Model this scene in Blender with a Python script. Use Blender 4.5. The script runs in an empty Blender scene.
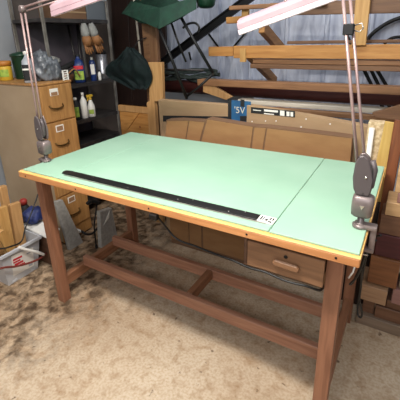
import bpy, bmesh, math, random
from mathutils import Vector, Matrix, noise
random.seed(7)
S = bpy.context.scene
COL = S.collection
PI = math.pi

# ------------------------------------------------------------------ camera
CAM = Vector((1.7952, -1.0442, 1.5911)); EUL = (1.2312, 0.0266, 0.5284); F = 354.58
PPX, PPY = 202.53, 162.64
cam = bpy.data.cameras.new('camera'); co = bpy.data.objects.new('camera', cam); COL.objects.link(co)
co.location = CAM; co.rotation_euler = EUL
cam.sensor_width = 36; cam.lens = F / 400 * 36
cam.shift_x = -(PPX - 200) / 400; cam.shift_y = (PPY - 200) / 400
cam.clip_start = .02
S.camera = co
from mathutils import Euler
RM = Euler(EUL).to_matrix()

def at(x, y, **k):
    """point of the sight line through a photo pixel on the plane X=, Y= or Z="""
    (ax, v), = k.items(); i = 'XYZ'.index(ax)
    d = RM @ Vector(((x - PPX) / F, -(y - PPY) / F, -1))
    return CAM + d * ((v - CAM[i]) / d[i])

# ------------------------------------------------------------------ materials
def lin(c):
    return tuple((v / 255 / 12.92 if v / 255 <= .04045 else ((v / 255 + .055) / 1.055) ** 2.4) for v in c) + (1,)

def newmat(name):
    m = bpy.data.materials.new(name); m.use_nodes = True
    nt = m.node_tree; b = nt.nodes['Principled BSDF']
    return m, nt, b

def mat(name, col, rough=.6, metal=0, col2=None, scale=8, stretch=(1, 1, 1), bump=0, bscale=None, lo=.35, hi=.65, detail=4, spec=.5, dist=0.0):
    m, nt, b = newmat(name)
    b.inputs['Roughness'].default_value = rough; b.inputs['Metallic'].default_value = metal
    b.inputs['Specular IOR Level'].default_value = spec
    b.inputs['Base Color'].default_value = lin(col)
    if col2 or bump:
        tc = nt.nodes.new('ShaderNodeTexCoord'); mp = nt.nodes.new('ShaderNodeMapping')
        mp.inputs['Scale'].default_value = stretch
        nt.links.new(tc.outputs['Object'], mp.inputs['Vector'])
    if col2:
        n = nt.nodes.new('ShaderNodeTexNoise'); n.inputs['Scale'].default_value = scale; n.inputs['Detail'].default_value = detail
        n.inputs['Distortion'].default_value = dist
        r = nt.nodes.new('ShaderNodeValToRGB')
        r.color_ramp.elements[0].position = lo; r.color_ramp.elements[1].position = hi
        r.color_ramp.elements[0].color = lin(col); r.color_ramp.elements[1].color = lin(col2)
        nt.links.new(mp.outputs['Vector'], n.inputs['Vector']); nt.links.new(n.outputs['Fac'], r.inputs['Fac'])
        nt.links.new(r.outputs['Color'], b.inputs['Base Color'])
    if bump:
        n2 = nt.nodes.new('ShaderNodeTexNoise'); n2.inputs['Scale'].default_value = bscale or scale; n2.inputs['Detail'].default_value = 5
        bp = nt.nodes.new('ShaderNodeBump'); bp.inputs['Strength'].default_value = bump; bp.inputs['Distance'].default_value = .02
        nt.links.new(mp.outputs['Vector'], n2.inputs['Vector']); nt.links.new(n2.outputs['Fac'], bp.inputs['Height'])
        nt.links.new(bp.outputs['Normal'], b.inputs['Normal'])
    return m

def wood(name, c1, c2, axis='X', rough=.55, scale=5, bump=.08):
    st = {'X': (.8, 9, 9), 'Y': (9, .8, 9), 'Z': (9, 9, .8)}[axis]
    return mat(name, c1, rough, 0, c2, scale, st, bump, scale * 2, .3, .7, 6, dist=.6)

M = {}
M['green'] = mat('green_vinyl', (140, 177, 154), .5, 0, (150, 184, 162), 4, (1, 1, 1), 0, None, .3, .7, spec=.3)
M['topwood'] = wood('top_edge_wood', (214, 166, 92), (228, 186, 116), 'X')
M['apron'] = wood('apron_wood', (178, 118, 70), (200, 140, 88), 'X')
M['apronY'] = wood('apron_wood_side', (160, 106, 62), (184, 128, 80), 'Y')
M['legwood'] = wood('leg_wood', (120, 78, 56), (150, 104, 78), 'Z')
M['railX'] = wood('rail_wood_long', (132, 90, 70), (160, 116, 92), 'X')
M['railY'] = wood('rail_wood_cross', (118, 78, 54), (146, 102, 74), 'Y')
M['drawer'] = wood('drawer_wood', (108, 76, 52), (140, 102, 72), 'X')
M['housing'] = wood('drawer_housing_wood', (74, 50, 36), (98, 68, 50), 'X')
M['black'] = mat('black_plastic', (16, 16, 17), .4)
M['blackmat'] = mat('black_matte', (14, 14, 15), .8)
M['blackmetal'] = mat('black_metal', (20, 21, 23), .45, .4)
M['greymetal'] = mat('lamp_grey_metal', (112, 100, 99), .4, .4, (134, 121, 118), 20)
M['pinkmetal'] = mat('lamp_arm_metal', (150, 126, 124), .38, .35, (176, 150, 146), 12)
M['lampface'] = mat('lamp_dark_plate', (88, 80, 81), .5, .2)
M['chrome'] = mat('chrome', (210, 206, 200), .25, .9)
M['shade'] = mat('lamp_shade_paint', (176, 148, 156), .5, 0, (188, 160, 167), 8)
M['shadein'] = mat('lamp_shade_white', (222, 206, 212), .4)
M['oak'] = wood('cabinet_oak', (150, 106, 58), (182, 134, 80), 'Z')
M['oakside'] = mat('cabinet_side_panel', (158, 136, 108), .6, 0, (172, 150, 122), 3, (1, 1, 1), .1, 12)
M['brass'] = mat('aged_brass', (96, 70, 34), .4, .7)
M['paper'] = mat('paper_white', (226, 222, 214), .8)
M['labelbrown'] = mat('label_card', (150, 112, 80), .8)
M['card'] = mat('cardboard', (138, 100, 63), .85, 0, (148, 110, 71), 6, (1, 1, 3), .05, 30)
M['cardlight'] = mat('cardboard_light', (154, 126, 94), .85, 0, (162, 134, 102), 6, (1, 1, 3), .05, 30)
M['carddark'] = mat('cardboard_dark', (104, 76, 54), .85, 0, (116, 86, 62), 6, (1, 1, 3), .05, 30)
M['blue'] = mat('label_blue', (24, 74, 116), .6, 0, (34, 92, 134), 10)
M['lblack'] = mat('label_black', (20, 20, 22), .7)
M['white'] = mat('white_plastic', (224, 222, 216), .4)
M['osb'] = mat('chip_board', (176, 150, 112), .8, 0, (214, 192, 156), 60, (1, 1, 1), .2, 60)
M['pineZ'] = wood('pine_upright', (168, 124, 68), (196, 154, 94), 'Z')
M['yellowboard'] = wood('yellow_board', (186, 150, 78), (204, 170, 98), 'Z')
M['redboard'] = wood('red_brown_board', (104, 56, 30), (134, 78, 44), 'Z')
M['pineX'] = wood('pine_lumber', (164, 110, 54), (194, 142, 80), 'X')
M['pineY'] = wood('pine_brace', (158, 108, 56), (188, 136, 78), 'Y')
M['agedX'] = wood('aged_lumber', (120, 84, 54), (152, 110, 74), 'X')
M['aged2X'] = wood('aged_lumber_dark', (96, 66, 44), (124, 90, 62), 'X')
M['studZ'] = wood('stud_wood', (94, 64, 42), (124, 90, 62), 'Z')
M['block'] = wood('post_block_wood', (164, 122, 76), (188, 146, 96), 'Z')
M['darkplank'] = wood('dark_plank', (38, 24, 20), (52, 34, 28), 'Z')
M['maroon'] = mat('maroon_paint', (66, 28, 26), .5, 0, (84, 40, 36), 6, (.6, 6, 6))
M['cream'] = mat('cream_pipe', (190, 182, 164), .5, 0, (206, 198, 182), 8, (.6, 4, 4))
M['darkgreen'] = mat('dark_green_canvas', (10, 44, 32), .7, 0, (16, 58, 42), 14, (1, 1, 1), .25, 20)
M['greenplastic'] = mat('dark_green_plastic', (16, 54, 36), .4)
M['bag'] = mat('dark_teal_cloth', (14, 30, 32), .8, 0, (24, 44, 44), 12, (1, 1, 1), .5, 14)
M['net'] = mat('garden_netting', (34, 46, 44), .8, 0, (56, 66, 62), 40)
M['polybag'] = mat('grey_poly_bag', (66, 70, 76), .28, 0, (112, 116, 122), 14, (1, 1, 1), .6, 18)
M['leather'] = mat('brown_leather', (86, 50, 30), .6, 0, (112, 70, 44), 16, (1, 1, 1), .3, 22)
M['tan'] = mat('tan_leather', (132, 88, 50), .7, 0, (152, 106, 64), 18, (1, 1, 1), .2, 30)
M['cotton'] = mat('white_cotton', (150, 150, 146), .9, 0, (126, 126, 122), 20, (1, 1, 1), .3, 30)
M['navy'] = mat('navy_plastic', (24, 42, 92), .4, 0, (30, 54, 110), 10)
M['yellow'] = mat('yellow_plastic', (206, 168, 50), .5)
M['orange'] = mat('orange_lid', (176, 112, 40), .5)
M['redlabel'] = mat('red_label', (196, 40, 52), .6)
M['limelabel'] = mat('lime_label', (166, 190, 74), .6, 0, (120, 150, 60), 30)
M['greyjug'] = mat('grey_jug', (150, 154, 160), .4, 0, (170, 174, 180), 8)
M['steel'] = mat('brushed_steel', (178, 178, 182), .32, .75, (120, 120, 126), 14, (1, 1, .6))
M['greybin'] = mat('grey_storage_bin', (100, 106, 112), .5)
M['granite'] = mat('grey_stone', (146, 142, 136), .75, 0, (164, 160, 152), 40)
M['bin'] = mat('translucent_bin', (176, 178, 182), .35, 0, (192, 192, 194), 5)
M['royal'] = mat('blue_bag', (26, 38, 86), .6, 0, (40, 54, 110), 14, (1, 1, 1), .5, 18)
M['hose'] = mat('red_brown_hose', (112, 48, 40), .5)
M['redcap'] = mat('red_plastic', (150, 46, 40), .5)
M['maroonblock'] = wood('purple_stained_wood', (62, 20, 26), (78, 28, 34), 'X')
M['endA'] = wood('end_grain_orange', (104, 62, 34), (136, 88, 52), 'X')
M['endB'] = wood('end_grain_tan', (142, 108, 80), (172, 136, 104), 'X')
M['endC'] = wood('end_grain_brown', (92, 62, 44), (116, 82, 60), 'X')
M['endD'] = wood('end_grain_grey', (112, 94, 78), (134, 114, 96), 'X')
M['endE'] = wood('end_grain_pale', (176, 140, 98), (200, 166, 122), 'X')
M['endF'] = wood('end_grain_pinkish', (134, 96, 88), (150, 112, 102), 'X')
M['shelfmetal'] = mat('shelf_metal', (58, 54, 54), .45, .5, (76, 72, 70), 14)
M['postmetal'] = mat('post_metal', (150, 146, 138), .4, .5, (120, 114, 106), 12)
M['shelfback'] = mat('shelf_back_panel', (72, 66, 72), .7, 0, (90, 82, 88), 5)
M['wallleft'] = mat('dark_wall_board', (84, 76, 72), .8, 0, (108, 98, 92), 4, (1, 1, .4), .1, 8)
M['greypanel'] = mat('pale_grey_panel', (156, 160, 166), .7, 0, (172, 176, 180), 3)
M['wallpaint'] = mat('garage_wall', (150, 146, 140), .8, 0, (160, 156, 150), 4)
M['cord'] = mat('black_cord', (12, 12, 12), .5)

def floor_mat():
    m, nt, b = newmat('stained_concrete')
    N = nt.nodes.new; L = nt.links.new
    tc = N('ShaderNodeTexCoord')
    def nz(sc, det, lo, hi, c1, c2, dist=0):
        n = N('ShaderNodeTexNoise'); n.inputs['Scale'].default_value = sc; n.inputs['Detail'].default_value = det
        n.inputs['Distortion'].default_value = dist
        r = N('ShaderNodeValToRGB'); r.color_ramp.elements[0].position = lo; r.color_ramp.elements[1].position = hi
        r.color_ramp.elements[0].color = c1; r.color_ramp.elements[1].color = c2
        L(tc.outputs['Object'], n.inputs['Vector']); L(n.outputs['Fac'], r.inputs['Fac']); return r.outputs['Color']
    W = (1, 1, 1, 1)
    def mul(a, c, f=1.0):
        x = N('ShaderNodeMix'); x.data_type = 'RGBA'; x.blend_type = 'MULTIPLY'
        if isinstance(f, float): x.inputs['Factor'].default_value = f
        else: L(f, x.inputs['Factor'])
        L(a, x.inputs['A']); L(c, x.inputs['B']); return x.outputs['Result']
    base = nz(2.2, 8, .3, .7, lin((190, 173, 151)), lin((202, 186, 164)), .2)
    speck = nz(75, 6, .34, .58, lin((222, 208, 190)), W)
    grain = nz(17, 9, .30, .50, lin((216, 200, 182)), W, .3)
    cloud = nz(1.6, 4, .35, .65, lin((226, 216, 206)), W, .3)
    spots = nz(20, 3, .27, .33, lin((120, 98, 78)), W)
    c = mul(mul(mul(mul(base, cloud, .9), speck, .7), grain, .75), spots, .8)
    # damp dark patch on the left part of the floor
    stain = nz(15, 9, .38, .62, lin((118, 106, 96)), lin((236, 226, 216)), .5)
    sep = N('ShaderNodeSeparateXYZ'); L(tc.outputs['Object'], sep.inputs['Vector'])
    mr = N('ShaderNodeMapRange'); mr.inputs['From Min'].default_value = .42; mr.inputs['From Max'].default_value = .0
    wob = N('ShaderNodeTexNoise'); wob.inputs['Scale'].default_value = 6; wob.inputs['Detail'].default_value = 6; L(tc.outputs['Object'], wob.inputs['Vector'])
    ad = N('ShaderNodeMath'); ad.operation = 'MULTIPLY_ADD'; L(wob.outputs['Fac'], ad.inputs[0]); ad.inputs[1].default_value = 1.1; L(sep.outputs['X'], ad.inputs[2])
    sb = N('ShaderNodeMath'); sb.operation = 'SUBTRACT'; L(ad.outputs[0], sb.inputs[0]); sb.inputs[1].default_value = .55
    L(sb.outputs[0], mr.inputs['Value'])
    c = mul(c, stain, mr.outputs['Result'])
    L(c, b.inputs['Base Color'])
    b.inputs['Roughness'].default_value = .75; b.inputs['Specular IOR Level'].default_value = .3
    n = N('ShaderNodeTexNoise'); n.inputs['Scale'].default_value = 40; n.inputs['Detail'].default_value = 6
    bp = N('ShaderNodeBump'); bp.inputs['Strength'].default_value = .12; bp.inputs['Distance'].default_value = .01
    L(tc.outputs['Object'], n.inputs['Vector']); L(n.outputs['Fac'], bp.inputs['Height']); L(bp.outputs['Normal'], b.inputs['Normal'])
    return m
M['floor'] = floor_mat()

def sheet_mat():
    """white-silver plastic sheeting with wrinkles hanging down"""
    m, nt, b = newmat('silver_sheeting')
    N = nt.nodes.new; L = nt.links.new
    tc = N('ShaderNodeTexCoord'); mp = N('ShaderNodeMapping'); mp.inputs['Scale'].default_value = (5, 1, 1.1)
    L(tc.outputs['Object'], mp.inputs['Vector'])
    n = N('ShaderNodeTexNoise'); n.inputs['Scale'].default_value = 3; n.inputs['Detail'].default_value = 6; n.inputs['Distortion'].default_value = .8
    L(mp.outputs['Vector'], n.inputs['Vector'])
    r = N('ShaderNodeValToRGB'); r.color_ramp.elements[0].position = .3; r.color_ramp.elements[1].position = .72
    r.color_ramp.elements[0].color = lin((164, 172, 194)); r.color_ramp.elements[1].color = lin((220, 227, 243))
    L(n.outputs['Fac'], r.inputs['Fac']); L(r.outputs['Color'], b.inputs['Base Color'])
    bp = N('ShaderNodeBump'); bp.inputs['Strength'].default_value = .7; bp.inputs['Distance'].default_value = .03
    L(n.outputs['Fac'], bp.inputs['Height']); L(bp.outputs['Normal'], b.inputs['Normal'])
    b.inputs['Roughness'].default_value = .42
    return m
M['sheet'] = sheet_mat()

# ------------------------------------------------------------------ mesh helpers (world coordinates in, local coordinates out)
class MB:
    def __init__(s): s.bm = bmesh.new()
    def _bev(s, edges, o, seg=1):
        if o > 0: bmesh.ops.bevel(s.bm, geom=list(edges), offset=o, segments=seg, affect='EDGES', profile=.6)
    def box(s, x0, x1, y0, y1, z0, z1, bev=.002, seg=1):
        return s.obox(Vector(((x0 + x1) / 2, (y0 + y1) / 2, (z0 + z1) / 2)), Matrix.Identity(3), (abs(x1 - x0), abs(y1 - y0), abs(z1 - z0)), bev, seg)
    def obox(s, c, R, d, bev=.002, seg=1):
        g = bmesh.ops.create_cube(s.bm, size=1)
        for v in g['verts']: v.co = c + R @ Vector((v.co.x * d[0], v.co.y * d[1], v.co.z * d[2]))
        e = {e for v in g['verts'] for e in v.link_edges}
        s._bev(e, min(bev, min(d) * .3), seg); return s
    def bar(s, p, q, w, h, up=(0, 0, 1), bev=.002, seg=1):
        p, q = Vector(p), Vector(q); x = (q - p); L = x.length; x.normalize()
        y = Vector(up).cross(x).normalized(); z = x.cross(y)
        R = Matrix((x, y, z)).transposed()
        return s.obox((p + q) / 2, R, (L, w, h), bev, seg)
    def tube(s, pts, r, n=8, smooth=True):
        pts = [Vector(p) for p in pts]; rings = []
        up = Vector((0, 0, 1)); t0 = (pts[1] - pts[0]).normalized()
        if abs(t0.dot(up)) > .9: up = Vector((1, 0, 0))
        u = t0.cross(up).normalized()
        for i, p in enumerate(pts):
            t = ((pts[min(i + 1, len(pts) - 1)] - pts[max(i - 1, 0)])).normalized()
            u = (u - t * u.dot(t)).normalized(); w = t.cross(u)
            rr = r[i] if isinstance(r, (list, tuple)) else r
            rings.append([s.bm.verts.new(p + (u * math.cos(a) + w * math.sin(a)) * rr) for a in [2 * PI * k / n for k in range(n)]])
        for a, b in zip(rings, rings[1:]):
            for k in range(n):
                f = s.bm.faces.new((a[k], a[(k + 1) % n], b[(k + 1) % n], b[k])); f.smooth = smooth
        s.bm.faces.new(rings[0][::-1]); s.bm.faces.new(rings[-1]); return s
    def lathe(s, c, prof, n=16, R=None, sq=None):
        c = Vector(c); R = R or Matrix.Identity(3); rings = []
        for (r, z) in prof:
            ring = []
            for k in range(n):
                a = 2 * PI * k / n; ca, sa = math.cos(a), math.sin(a)
                if sq:     # rounded-rectangle section
                    e = .45; ca = math.copysign(abs(ca) ** e, ca) * sq[0]; sa = math.copysign(abs(sa) ** e, sa) * sq[1]
                ring.append(s.bm.verts.new(c + R @ Vector((r * ca, r * sa, z))))
            rings.append(ring)
        for a, b in zip(rings, rings[1:]):
            for k in range(n):
                f = s.bm.faces.new((a[k], a[(k + 1) % n], b[(k + 1) % n], b[k])); f.smooth = True
        s.bm.faces.new(rings[0][::-1]); s.bm.faces.new(rings[-1]); return s
    def prism(s, poly, vec, bev=.002):
        vec = Vector(vec); a = [s.bm.verts.new(Vector(p)) for p in poly]; b = [s.bm.verts.new(Vector(p) + vec) for p in poly]
        n = len(a); s.bm.faces.new(a[::-1]); s.bm.faces.new(b)
        for k in range(n): s.bm.faces.new((a[k], a[(k + 1) % n], b[(k + 1) % n], b[k]))
        e = {e for v in a + b for e in v.link_edges}
        s._bev(e, bev); return s
    def blob(s, c, rad, amp=.15, fr=3, seed=0, sub=3, flat=None):
        c = Vector(c); g = bmesh.ops.create_icosphere(s.bm, subdivisions=sub, radius=1)
        for v in g['verts']:
            d = v.co.normalized(); k = 1 + amp * noise.fractal(d * fr + Vector((seed, seed * .7, 0)), 1.0, 2.0, 4)
            p = Vector((d.x * rad[0], d.y * rad[1], d.z * rad[2])) * k
            if flat is not None: p.z = max(p.z, flat)
            v.co = c + p
        for f in {f for v in g['verts'] for f in v.link_faces}: f.smooth = True
        return s
    def build(s, name, m, parent=None, base=None):
        b = Vector(base) if base is not None else (wloc(parent) if parent else Vector((0, 0, 0)))
        for v in s.bm.verts: v.co -= b
        bmesh.ops.recalc_face_normals(s.bm, faces=s.bm.faces)
        me = bpy.data.meshes.new(name); s.bm.to_mesh(me); s.bm.free()
        me.materials.append(M[m]); o = bpy.data.objects.new(name, me); COL.objects.link(o)
        if parent: o.parent = parent
        else: o.location = b
        return o

def wloc(o):
    v = Vector((0, 0, 0))
    while o: v += o.location; o = o.parent
    return v

def tag(o, label, cat, group=None):
    o['label'] = label; o['category'] = cat
    if group: o['group'] = group
    return o

def thing(name, label, cat, loc, group=None):
    o = bpy.data.objects.new(name, None); COL.objects.link(o); o.location = loc; o.empty_display_size = .05
    return tag(o, label, cat, group)

def single(mb, name, m, base, label, cat, group=None):
    return tag(mb.build(name, m, None, base), label, cat, group)

def struct(mb, name, m):
    o = mb.build(name, m); o['kind'] = 'structure'; return o

def spline(pts, n=8):
    pts = [Vector(p) for p in pts]; out = []
    for i in range(len(pts) - 1):
        p0 = pts[max(i - 1, 0)]; p1 = pts[i]; p2 = pts[i + 1]; p3 = pts[min(i + 2, len(pts) - 1)]
        for k in range(n):
            t = k / n
            out.append(.5 * ((2 * p1) + (p2 - p0) * t + (2 * p0 - 5 * p1 + 4 * p2 - p3) * t * t + (3 * p1 - p0 - 3 * p2 + p3) * t ** 3))
    out.append(pts[-1]); return out

def lettering(txt, size, m, parent, M4, name='lettering'):
    cu = bpy.data.curves.new('t', 'FONT'); cu.body = txt; cu.size = size; cu.align_x = 'CENTER'; cu.align_y = 'CENTER'; cu.extrude = .0006; cu.resolution_u = 3
    t = bpy.data.objects.new('t', cu); COL.objects.link(t)
    dg = bpy.context.evaluated_depsgraph_get(); me = bpy.data.meshes.new_from_object(t.evaluated_get(dg))
    bpy.data.objects.remove(t); me.name = name
    me.transform(Matrix.Translation(-wloc(parent)) @ M4)
    me.materials.clear(); me.materials.append(M[m])
    o = bpy.data.objects.new(name, me); COL.objects.link(o); o.parent = parent; return o

# ------------------------------------------------------------------ the setting
WX0, WX1, WY0, WY1, WZ = -1.40, 4.6, -3.6, 2.40, 2.75
struct(MB().box(WX0 - .1, WX1 + .1, WY0 - .1, WY1 + .1, -.1, 0, 0), 'floor', 'floor')
struct(MB().box(WX0 - .1, WX1 + .1, WY0 - .1, WY1 + .1, WZ, WZ + .1, 0), 'ceiling', 'wallpaint')
w = MB().box(WX0, WX1, WY1, WY1 + .1, 0, WZ, 0)
for k in range(16):
    x = -1.1 + k * .36
    w.prism([(x - .03, WY1 + .01, 0), (x - .012, WY1 - .02, 0), (x + .012, WY1 - .02, 0), (x + .03, WY1 + .01, 0)], (0, 0, WZ), 0)
struct(w, 'wall_back', 'sheet')
struct(MB().box(WX0 - .1, WX0, WY0, WY1, 0, WZ, 0), 'wall_left', 'wallleft')
struct(MB().box(WX1, WX1 + .1, WY0, WY1, 0, WZ, 0), 'wall_right', 'wallpaint')
struct(MB().box(WX0, WX1, WY0 - .1, WY0, 0, WZ, 0), 'wall_front', 'wallpaint')

# ------------------------------------------------------------------ drafting table
TL, TD = 1.7315, .9166
t = thing('drafting_table', 'large wooden drafting table with a pale green vinyl covered top', 'table', (TL / 2, TD / 2, 0))
MB().box(.0, TL, .0, TD, .9275, .9305, .001).build('top_board', 'topwood', t)
MB().box(.026, TL - .026, .026, TD - .026, .906, .9272, .001).build('sub_board', 'housing', t)
MB().box(0, TL, 0, .024, .896, .9272, .003).build('front_trim', 'apron', t)
MB().box(0, TL, TD - .024, TD, .896, .9272, .003).build('back_trim', 'apron', t)
MB().box(0, .024, .0245, TD - .0245, .896, .9272, .003).build('side_trim', 'apronY', t)
MB().box(TL - .024, TL, .0245, TD - .0245, .896, .9272, .003).build('side_trim', 'apronY', t)
screws = [.06, .45, .9, 1.35, 1.66]
for x in screws:
    MB().lathe((x, .0005, .913), [(.004, 0), (.0045, .0015), (.003, .002)], 8, Matrix.Rotation(PI / 2, 3, 'X')).build('screw', 'blackmetal', t)
gy0, gy1 = .020, TD - .016
MB().box(.018, .300, gy0, gy1, .9305, .9395, .002).build('vinyl_cover', 'green', t)
MB().box(.3022, 1.4248, gy0, gy1, .9305, .9395, .002).build('vinyl_cover', 'green', t)
MB().box(1.427, TL - .006, gy0 - .003, gy1, .9305, .9395, .002).build('vinyl_cover', 'green', t)
LW = .056; LX = [0.0, TL - .055 - LW]; LYs = [.086, TD - .086 - LW]
for x in LX:
    for y in LYs:
        MB().box(x, x + LW, y, y + LW, 0, .906, .003, 2).build('leg', 'legwood', t)
for x in LX:
    MB().box(x + .008, x + LW - .008, LYs[0] + LW, LYs[1], .100, .170, .003).build('side_rail', 'railY', t)
    MB().box(x + .006, x + LW - .006, LYs[0] + LW, LYs[1], .80, .906, .003).build('side_apron', 'legwood', t)
MB().box(LX[0] + LW - .010, LX[1] + .01, .285, .318, .160, .232, .003).build('stretcher', 'railX', t)
MB().box(LX[0] + LW - .010, LX[1] + .01, .560, .593, .160, .232, .003).build('stretcher', 'railX', t)
MB().box(.850, .888, .318, .560, .170, .232, .003).build('cross_rail', 'railY', t)
MB().box(LX[0] + LW, LX[1], LYs[1] + .01, LYs[1] + .034, .81, .906, .002).build('back_apron', 'legwood', t)
hs = MB()
hs.box(1.318, 1.332, .050, .60, .742, .906, .002).box(1.632, 1.646, .150, .60, .742, .906, .002).box(1.318, 1.646, .586, .60, .742, .906, .001)
hs.box(1.332, 1.632, .150, .586, .742, .750, .001)
hs.build('drawer_housing', 'housing', t)
dr = MB().box(1.336, 1.622, .040, .056, .752, .862, .004, 2)
dr.box(1.345, 1.612, .148, .56, .755, .84, .001).box(1.345, 1.612, .055, .148, .755, .84, .001).build('drawer', 'drawer', t)
drawer = [o for o in t.children if o.name.startswith('drawer') and 'housing' not in o.name][0]
pl = MB()
pts = [(1.438, .806), (1.446, .822), (1.535, .819), (1.543, .803), (1.535, .790), (1.446, .793)]
pl.prism([(x, .041, z) for x, z in pts], (0, -.016, 0), .006)
pl.build('pull', 'drawer', drawer)
MB().lathe((1.487, .0402, .838), [(.006, 0), (.007, .003), (.004, .004)], 12, Matrix.Rotation(PI / 2, 3, 'X')).build('lock', 'blackmetal', drawer)

# straightedge lying on the top
se = thing('straightedge', 'long black straightedge lying along the front of the green table top', 'ruler', (.85, .08, .9395))
e = MB(); zt = .9395
out = [(1.362, .064, zt), (1.362, .108, zt), (.300, .112, zt), (.268, .106, zt), (.262, .088, zt), (.276, .068, zt)]
e.prism(out, (0, 0, .006), .001); e.build('blade', 'black', se)
MB().box(.30, 1.40, .0565, .063, zt, zt + .0025, .0005).build('clear_edge', 'postmetal', se)
MB().prism([(1.3625, .062, zt), (1.426, .060, zt), (1.426, .108, zt), (1.3625, .108, zt)], (0, 0, .0062), .001).build('end_label', 'paper', se)
lb = MB()
for a, b, c, d in ((1.37, 1.376, .070, .100), (1.380, 1.384, .070, .100), (1.390, 1.400, .072, .086), (1.404, 1.418, .064, .074), (1.404, 1.410, .082, .102), (1.414, 1.420, .082, .102)):
    lb.box(a, b, c, d, zt + .0060, zt + .0066, 0)
lb.build('label_print', 'lblack', se)
for x, y in ((.47, .098), (.72, .076), (.78, .102), (1.0, .076), (1.06, .10), (1.24, .076), (1.30, .10)):
    MB().lathe((x, y, zt + .006), [(.0032, 0), (.0035, .0012), (.002, .0016)], 8).build('rivet', 'chrome', se)

# ------------------------------------------------------------------ drafting lamps
def lamp(label, cx, cy, side, elbow, lean, shade_p, shade_q, tilt, clip):
    """side = -1: clamp over the left table edge, +1: over the right one"""
    L = thing('drafting_lamp', label, 'lamp', (cx, cy, .9395))
    ex = 0 if side < 0 else TL
    c = MB()
    c.lathe((cx, cy, .9395), [(.026, 0), (.027, .010), (.018, .014), (.012, .020), (.012, .050)], 14)
    c.box(min(cx - .02 * side, ex + .026 * side), max(cx - .02 * side, ex + .026 * side), cy - .019, cy + .019, .940, .956, .005, 2)
    c.box(min(ex + .006 * side, ex + .026 * side), max(ex + .006 * side, ex + .026 * side), cy - .011, cy + .011, .850, .95, .005, 2)
    c.box(min(ex - .03 * side, ex + .026 * side), max(ex - .03 * side, ex + .026 * side), cy - .014, cy + .014, .850, .866, .004, 2)
    c.build('clamp', 'greymetal', L)
    sx = ex - .012 * side
    MB().tube([(sx, cy, .8955), (sx, cy, .828)], .005, 8).tube([(sx - .022, cy, .832), (sx + .022, cy, .832)], .0035, 6).lathe((sx, cy, .884), [(.013, .010), (.013, .0115), (.010, .0116)], 10).build('clamp_screw', 'chrome', L)
    b = MB().lathe((cx, cy, .985), [(.026, 0), (.034, .008), (.036, .05), (.034, .072), (.024, .080)], 20, None, (1.0, .82))
    blk = b.build('swivel_block', 'greymetal', L)
    MB().prism([(cx - .008, cy - .0305, 1.035), (cx + .008, cy - .0305, 1.035), (cx, cy - .0305, 1.019)], (0, -.002, 0), 0).build('emblem', 'chrome', blk)
    # two shield-shaped spring covers either side of the lower arm
    def plate(y0, dy, m, nm, k=1.0):
        pr = []
        for (u, v) in ((-.020, 0), (.020, 0), (.029, .02), (.031, .06), (.028, .10), (.018, .132), (.004, .143), (-.010, .138), (-.022, .115), (-.030, .06), (-.028, .02)):
            pr.append((cx + u * k + lean * (v + .05) * .5, y0, 1.068 + v))
        MB().prism(pr, (0, dy, 0), .004).build(nm, m, L)
    plate(cy - .022, .007, 'lampface', 'cover_plate')
    plate(cy + .015, .007, 'greymetal', 'cover_plate')
    MB().tube([(cx - .008, cy - .016, 1.075), (cx + .018, cy + .0, 1.10), (cx + .022, cy, 1.16), (cx + .012, cy, 1.19)], .010, 8).build('spring_housing', 'lampface', L)
    MB().lathe((cx, cy - .022, 1.135), [(.004, 0), (.0045, .002), (.003, .003)], 8, Matrix.Rotation(PI / 2, 3, 'X')).build('screw', 'chrome', L)
    E = Vector(elbow)
    a0 = Vector((cx + lean * .06 - .010, cy - .004, 1.11)); a1 = Vector((cx + lean * .06 + .014, cy + .004, 1.11))
    MB().tube([a0, E + Vector((-.009, -.004, -.01))], .0055, 8).build('lower_arm', 'pinkmetal', L)
    MB().tube([a1, E + Vector((.013, .004, -.02))], .0050, 8).build('lower_arm', 'pinkmetal', L)
    MB().lathe(E + Vector((0, .014, 0)), [(.012, 0), (.018, .004), (.018, .024), (.012, .028)], 14, Matrix.Rotation(PI / 2, 3, 'X')).build('elbow', 'greymetal', L)
    p, q = Vector(shade_p), Vector(shade_q)
    near = p if (p - E).length < (q - E).length else q
    mid = near + Vector((0, 0, .03)) + (q + p - near - near).normalized() * .10
    MB().tube([E + Vector((0, 0, .006)), mid + Vector((0, 0, .02))], .0055, 8).build('upper_arm', 'pinkmetal', L)
    MB().tube([E + Vector((0, .01, -.012)), mid + Vector((0, .01, .004))], .0040, 8).build('upper_arm', 'pinkmetal', L)
    x = (q - p).normalized(); y = Vector((0, 0, 1)).cross(x).normalized(); z = x.cross(y)
    Rt = Matrix.Rotation(tilt, 3, x)
    y = Rt @ y; z = Rt @ z
    def sec(o, pr): return [o + y * a + z * b for a, b in pr]
    hood = [(-.049, -.004), (-.040, .020), (-.018, .032), (.018, .032), (.040, .020), (.049, -.004)]
    sh = MB().prism(sec(p, hood), q - p, .002).build('lamp_shade', 'shade', L)
    MB().prism(sec(p - x * .001, [(-.057, -.026), (-.050, -.0042), (.050, -.0042), (.057, -.026)]), (q - p) + x * .002, .001).build('reflector_rim', 'shadein' if side > 0 else 'shade', sh)
    MB().prism(sec(p + x * .006, [(-.051, -.0255), (-.051, -.030), (.051, -.030), (.051, -.0255)]), (q - p) - x * .012, 0).build('diffuser', 'shadein', sh)
    MB().tube([mid + z * -.004, mid + Vector((0, 0, .03))], .008, 8).lathe(mid + Vector((0, 0, .02)), [(.012, 0), (.012, .014), (.008, .018)], 10).build('swivel_joint', 'chrome', L)
    kp = p + (q - p) * .42
    MB().lathe(kp + z * .026, [(.006, 0), (.007, .012), (.004, .015)], 10).build('switch_knob', 'pinkmetal', sh)
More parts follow.
